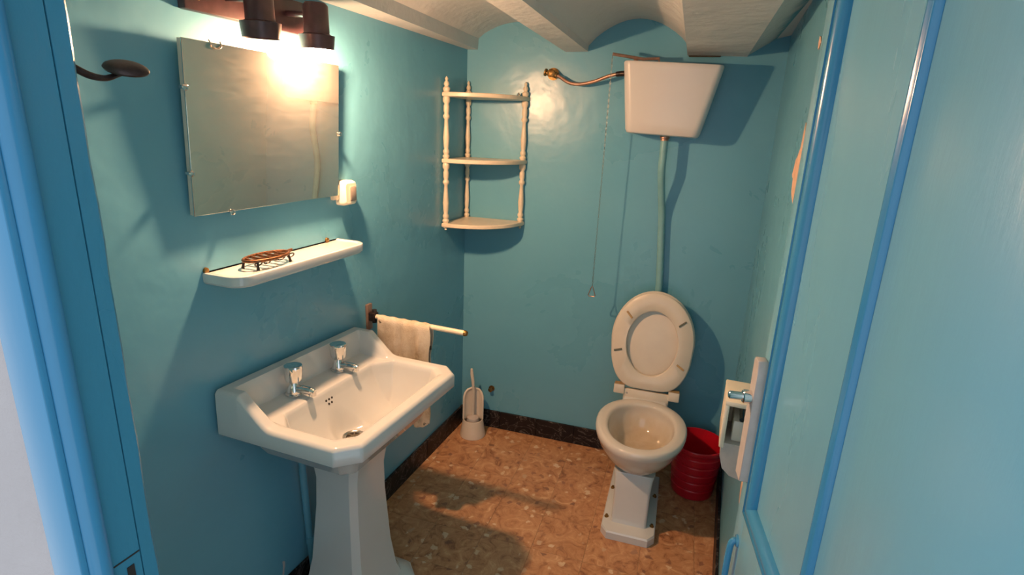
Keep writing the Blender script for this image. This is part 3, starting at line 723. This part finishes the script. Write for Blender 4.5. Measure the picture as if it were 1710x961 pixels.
# seat and lid, raised
SB = tp(0, .160, .418); SU = (UP * 1.0 - TF * .13).normalized(); SN = TR.cross(SU).normalized()
if SN.dot(TF) < 0: SN = -SN
def outline(a, tc, bt, bb, nlow, n=56):
    o = []
    for k in range(n):
        q = 2 * math.pi * k / n; c, s = math.cos(q), math.sin(q)
        if s >= 0: o.append((a * c, tc + bt * s))
        else: fr = abs(s) ** (2 / nlow); o.append((math.copysign(abs(c) ** (2 / nlow), c) * a * (1 - .24 * fr ** 2), tc - bb * fr))
    return o
def sp_(s, t, h): return SB + TR * s + SU * t + SN * h
def scaled(ol, g): return [(s * (1 - g / .178), .235 + (t - .235) * (1 - g / .23)) for s, t in ol]
OUT = outline(.178, .245, .222, .222, 4.6)
HOLE = [(.110 * math.cos(2 * math.pi * k / 56), .236 + .148 * math.sin(2 * math.pi * k / 56)) for k in range(56)]
def gl(ol, h): return [sp_(s, t, h) for s, t in ol]
b = BM(); rings = [gl(scaled(OUT, .006), .022), gl(scaled(OUT, .001), .018), gl(OUT, .012), gl(scaled(OUT, .002), .004), gl(scaled(OUT, .01), .002),
                   gl([(s * 1.06, .236 + (t - .236) * 1.05) for s, t in HOLE], .002), gl(HOLE, .006), gl(HOLE, .018), gl([(s * 1.03, .236 + (t - .236) * 1.025) for s, t in HOLE], .022)]
rings.append(rings[0]); loft(b, rings, False, False); bmesh.ops.remove_doubles(b, verts=b.verts, dist=1e-6)
se = obj('seat', b, 'plas', to, 50)
b = BM(); loft(b, [gl(scaled(OUT, .008), -.004), gl(scaled(OUT, -.002), -.006), gl(scaled(OUT, -.004), -.012), gl(scaled(OUT, .004), -.022), gl(scaled(OUT, .03), -.026)]); obj('lid', b, 'plas', to, 50)
for ang, m in ((132, 'bumper'), (42, 'rubber'), (197, 'rubber'), (-33, 'bumper')):
    q = math.radians(ang); dv = Vector((math.cos(q), math.sin(q)))
    b = BM(); fbox(b, sp_(0, .236, .0215), TR * dv.x + SU * dv.y, TR * -dv.y + SU * dv.x, SN, (.125 + .025 * abs(dv.y), -.004, 0), (.160 + .03 * abs(dv.y), .004, .005), .001, 1); obj('bumper', b, m, se)
b = BM(); fbox(b, SB, TR, SU, SN, (-.100, -.035, -.006), (.100, .016, .016), .004, 2); obj('hinge_bar', b, 'plas', to)
for s in (-1, 1):
    b = BM(); fbox(b, SB, TR, SU, SN, (s * .120 - .024, -.010, -.010), (s * .120 + .024, .034, .0255), .005, 2); obj('hinge_block', b, 'plas', se)
    b = BM(); fbox(b, SB, TR, SU, SN, (s * .120 - .022, .0342, -.008), (s * .120 + .022, .0372, .0262), .0008, 1); obj('hinge_gap', b, 'bumper', se)
b = BM(); lathe(b, sp_(-.085, -.004, .0158), SN, [(0, .005), (.002, .004)], 10); obj('hinge_screw', b, 'steel', to)

# ------------------------------------------------------------------ toilet brush in its holder
bh = empty('brush_holder', (.115, -.105, 0), 'cream plastic toilet brush holder in the back corner', 'brush holder')
BC = Vector((.115, -.105, 0)); bd = Vector((.42, -.9, 0)).normalized(); br = Vector((.9, .42, 0)).normalized()
b = BM(); lathe(b, BC + UP * .001, UP, [(0, .066), (.012, .066), (.03, .062), (.085, .053), (.092, .051), (.092, .047), (.03, .056), (.02, .0)], 28); obj('pot', b, 'plas', bh, 50)
# tall rear hood with rounded top
b = BM(); ls = []
def hoodx(z): return .0485 if z < .205 else .0485 * math.sqrt(max(0.0, 1 - ((z - .205) / .052) ** 2))
for zi in range(17):
    z = .085 + .172 * zi / 16
    wv = max(.006, hoodx(z)); l1 = []; l2 = []
    for k in range(13):
        t = -1 + 2 * k / 12; a = t * wv; dep = -.038 * math.sqrt(max(0, 1 - (a / .052) ** 2)) 
        l1.append(BC + br * a + bd * (dep + .004) + UP * z); l2.append(BC + br * a * .9 + bd * (dep + .010) + UP * z)
    ls.append(l1 + list(reversed(l2)))
loft(b, ls); obj('hood', b, 'plas', bh, 60)
b = BM(); pth = [BC + br * s * hoodx(z) + bd * (-.038 * math.sqrt(max(0, 1 - (hoodx(z) / .052) ** 2)) + .010) + UP * z for s, z in [(-1, .09 + .0115 * k) for k in range(11)] + [(-1, .215 + .008 * k) for k in range(5)] + [(0, .257)] + [(1, .247 - .008 * k) for k in range(5)] + [(1, .205 - .0115 * k) for k in range(11)]]
tube(b, pth, .006, 8); obj('hood_rim', b, 'plas', bh, 60)
tb = empty('toilet_brush', BC + UP * .03, 'white handled toilet brush standing in the corner holder', 'brush')
b = BM(); tube(b, [BC + UP * .10, BC + br * .000 + UP * .25, BC - br * .004 + UP * .30, BC - br * .010 + UP * .345, BC - br * .012 + UP * .372], [.006, .0055, .008, .0085, .006], 12); obj('brush_handle', b, 'plas', tb)
b = BM(); lathe(b, BC + UP * .03, UP, [(0, .012), (.01, .03), (.04, .036), (.07, .03), (.082, .008)], 18); obj('brush_head', b, 'batten', tb)
# small capped pipe stub in the wall by the brush
b = BM(); lathe(b, bw(.168, .0008, .225), BN, [(0, .016), (.003, .016), (.004, .009), (.016, .009), (.018, .011), (.026, .011), (.028, .005)], 14); tag(obj('pipe_stub', b, 'brass'), 'tiny brass capped pipe stub on the back wall behind the brush', 'pipe stub')

# ------------------------------------------------------------------ red bucket
bk = Vector((1.2175, -.118, 0)); bu = empty('red_bucket', bk, 'ribbed red plastic bucket beside the toilet', 'bucket')
rb = lambda z: .090 + .0245 * (z / .25)
P = [(.001, .084), (.006, .0895)]; z = .02
while z < .205:
    P += [(z, rb(z)), (z + .026, rb(z + .026)), (z + .030, rb(z + .03) - .0032), (z + .036, rb(z + .036) - .0032)]; z += .040
P += [(.232, rb(.232)), (.236, .1165), (.248, .1175), (.252, .1150), (.252, .1115), (.235, .1095), (.02, .086), (.012, .0)]
b = BM(); lathe(b, bk, UP, P, 40); obj('bucket_shell', b, 'red', bu, 35)

# ------------------------------------------------------------------ toilet roll holder on the right wall
rh = empty('paper_holder', (W, -.98, .70), 'cream toilet paper holder on the right wall behind the door edge', 'paper holder')
y0, y1 = -1.05, -.905
b = BM()
for lo, hi in (((1.256, y0, .882), (W - .0005, y1, .896)), ((1.256, y0, .760), (1.268, y1, .884)), ((1.264, y1 - .010, .70), (W - .0005, y1, .884))):
    box(b, lo, hi, .003, 2)
obj('holder_frame', b, 'switch', rh)
b = BM(); pr = [(W - .0005, .775), (1.262, .775), (1.262, .735), (1.272, .700), (1.292, .682), (1.315, .676), (W - .0005, .676)]
loft(b, [[(x, y, z) for x, z in pr] for y in (y0 + .003, y1 - .012)]); obj('holder_tray', b, 'batten', rh, 50)
b = BM(); tube(b, [(1.302, y0 + .012, .845), (1.302, y1 - .010, .845)], .006, 12); obj('holder_spindle', b, 'chrome', rh)
b = BM(); box(b, (1.284, y0 + .022, .7755), (W - .001, y1 - .012, .834), .003, 2); obj('holder_lining', b, 'plas', rh)
patch((W, 0, 0), (0, 1, 0), (0, 0, 1), (-1, 0, 0), [(-.99, .668), (-.955, .645), (-.95, .60), (-.975, .565), (-1.02, .57), (-1.06, .62)], 'stain', wr)
